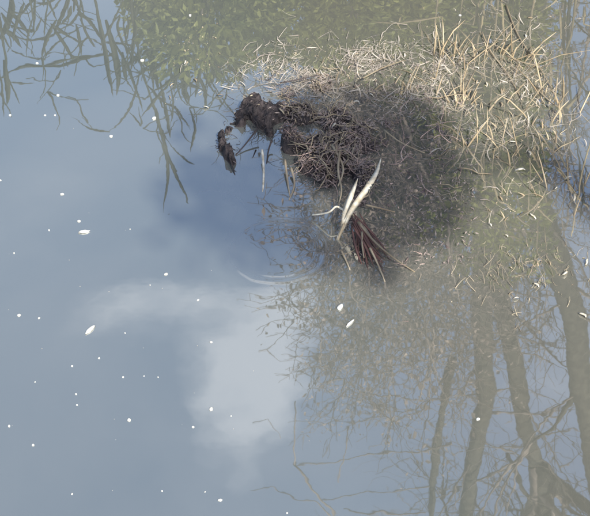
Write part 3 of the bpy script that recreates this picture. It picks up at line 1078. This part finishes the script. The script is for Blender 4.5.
# long fallen reed stems lying on the water
for pts, lab in (([(482, 32, .012), (490, 52, .006), (508, 73, .008), (522, 100, .002)], 'long straight dead stem leaning over water beside the golden tuft'),
                 ([(506, 4, .008), (517, 36, .006), (538, 64, .01), (556, 96, .003)], 'long dead stem lying past the white leaf scraps toward the orange tuft'),
                 ([(506, 55, .03), (520, 62, .03), (540, 66, .02)], 'short dead stem crossing a longer leaning one'),
                 ([(536, 88, .03), (548, 100, .03), (562, 110, .02)], 'bent straw lying beside the orange tuft'),
                 ([(363, 78, .03), (385, 66, .05), (405, 60, .03)], 'pale bent straw lying flat along the back of the mat'),
                 ([(405, 90, .03), (411, 76, .05), (417, 66, .06)], 'short pale straw poking up behind the mat'),
                 ([(280, 83, .03), (300, 79, .035), (318, 75, .04)], 'dark stick lying across the back of the mat'),
                 ([(384, 130, .03), (400, 143, .03), (425, 153, .02)], 'thin pale stem lying across the shaded side of the mat')):
    p = [on_water(*q) for q in pts]
    b = MB(); b.tube(smooth_path(p), .003, .0016, 6)
    o = b.build('fallen_reed', 'wettwig' if 'dark' in lab else 'straw')
    tag(o, lab, 'reed', 'fallen reeds round the mat')

# floating scraps of bleached leaf
random.seed(91)
SCR = [(497, 49, 9), (477, 82, 6), (501, 104, 9), (487, 84, 6), (513, 142, 10), (529, 153, 9), (520, 170, 11), (501, 198, 7), (497, 157, 6), (506, 236, 5), (533, 216, 9), (476, 68, 8), (541, 74, 7), (568, 178, 9), (575, 197, 9), (556, 188, 6),
       (315, 70, 9), (283, 95, 6), (282, 111, 9), (356, 102, 8), (372, 95, 7), (368, 50, 9), (405, 55, 7), (433, 85, 8), (442, 66, 7), (310, 88, 6), (334, 125, 8), (434, 53, 5), (526, 36, 6), (530, 18, 7), (490, 225, 5), (536, 285, 7), (565, 273, 9), (587, 262, 8), (582, 315, 9), (516, 298, 6), (550, 263, 5), (468, 100, 6), (424, 72, 7), (220, 95, 8), (206, 107, 7), (170, 97, 5), (172, 85, 6), (185, 62, 7), (195, 80, 8), (200, 92, 6)]
for (px, py, s) in SCR:
    onm = mat_h(*on_water(px, py).xy)
    z = max(.003, onm + .012)
    ln = s * 1.05 / FOC * 3.9
    c = on_water(px, py, z)
    a = random.uniform(0, 6.28)
    d = Vector((math.cos(a), math.sin(a) * 1.2, random.uniform(-.05, .25)))
    sdv = Vector((-d.y, d.x, .2))
    b = MB()
    b.blade([c - d * ln * .5, c - d * ln * .2 + Vector((0, 0, .004)), c + sdv * ln * .06 + Vector((0, 0, .004)), c + d * ln * .3 + sdv * ln * .1 + Vector((0, 0, .003)), c + d * ln * .5], ln * .36, side=tuple(sdv), blunt=.25, fold=.06)
    near_mat = px < 480 and px > 240
    tag(b.build('leaf_scrap', 'white' if random.random() < .6 else 'straw'),
        'small bleached leaf scrap lying on the dead plant mat' if near_mat else ('small bleached leaf scrap floating among dark reed reflections' if px < 240 else ('small bleached leaf scrap floating beside the loose pale straw tuft' if py < 125 else 'small bleached leaf scrap floating in olive water below the orange tuft' if py < 240 else 'small bleached leaf scrap floating over the trunk reflections')), 'leaf scrap',
        'leaf scraps on the mat' if near_mat else ('leaf scraps among the reed reflections' if px < 240 else 'leaf scraps by the pale tuft' if py < 125 else 'leaf scraps below the orange tuft' if py < 240 else 'leaf scraps on the trunk reflections'))

# white fluff on the open water
random.seed(95)
FL = [(79, 221, 4), (62, 194, 4), (49, 230, 2.5), (14, 253, 2.5), (130, 229, 2), (58, 95, 4.5), (45, 115, 3), (55, 115, 3), (10, 115, 3.5), (111, 136, 4.5), (154, 118, 6), (142, 60, 5), (37, 63, 3.5),
      (19, 315, 5), (39, 318, 3), (99, 358, 3), (72, 366, 3), (76, 394, 3), (77, 405, 2.5), (9, 426, 3.5), (33, 445, 4), (129, 420, 5), (123, 377, 3), (144, 376, 2), (158, 377, 2), (166, 274, 4.5), (211, 342, 3.5), (211, 409, 5.5), (193, 427, 3.5), (220, 500, 4.5), (72, 494, 3), (162, 491, 2.5), (287, 513, 3),
      (231, 416, 2), (125, 333, 2), (478, 419, 4.5), (0, 180, 3), (35, 382, 2), (198, 300, 3), (150, 285, 2), (205, 492, 2), (190, 15, 4), (460, 15, 3)]


def lump(c, rx, ry, h, ang, seed):
    bm = bmesh.new()
    bmesh.ops.create_icosphere(bm, subdivisions=2, radius=1)
    for v in bm.verts:
        k = 1 + .35 * noise.noise(v.co * 1.7 + Vector((seed * 3.1, 0, 0)))
        x, y = v.co.x * rx * k, v.co.y * ry * k
        v.co = Vector((c.x + x * math.cos(ang) - y * math.sin(ang), c.y + x * math.sin(ang) + y * math.cos(ang), c.z + v.co.z * h * k))
    me = bpy.data.meshes.new('fluff'); bm.to_mesh(me); bm.free()
    me.materials.append(M['fluff'])
    me.polygons.foreach_set('use_smooth', [True] * len(me.polygons))
    return me


for i, (px, py, s) in enumerate(FL):
    d = ray(px, py); dist = CAM_H / -d.z
    r = s * .5 / FOC * dist * .7
    c = on_water(px, py, r * .25)
    o = link('seed_fluff', lump(c, r, r * random.uniform(.9, 1.5), r * .6, random.uniform(0, 3), i))
    big = s >= 4.4
    if px == 478:
        tag(o, 'white seed fluff floating on the reflection of a straight trunk', 'fluff', 'white fluff on the pond')
    else:
        where = 'beside the dark reed reflections' if py < 140 else ('on the white cloud reflection' if px > 160 and 270 < py < 480 else 'on open blue water')
        tag(o, ('larger round white seed fluff floating ' if big else 'tiny white seed fluff speck floating ') + where, 'fluff', ('larger white fluff ' if big else 'white fluff specks ') + where)
for (px, py, a, b_, ang, lab) in ((84, 231.5, 5.5, 2.6, .15, 'oblong white petal floating level among small white specks'),
                                  (90, 329.5, 7.2, 2.7, 1.0, 'slim white petal tilted on open water beside the cloud reflection'),
                                  (340, 307, 4.8, 3, 1.15, 'stubby white petal floating below the red stalks'),
                                  (350, 323, 6.6, 1.4, .9, 'thin white sliver floating below the stubby petal')):
    d = ray(px, py); dist = CAM_H / -d.z; k = dist / FOC
    o = link('floating_petal', lump(on_water(px, py, .003), a * k, b_ * k * .8, .004, ang, px))
    tag(o, lab, 'petal')

scene.render.engine = 'CYCLES'
scene.cycles.max_bounces = 5
scene.cycles.diffuse_bounces = 2
scene.cycles.glossy_bounces = 3
scene.cycles.transparent_max_bounces = 6
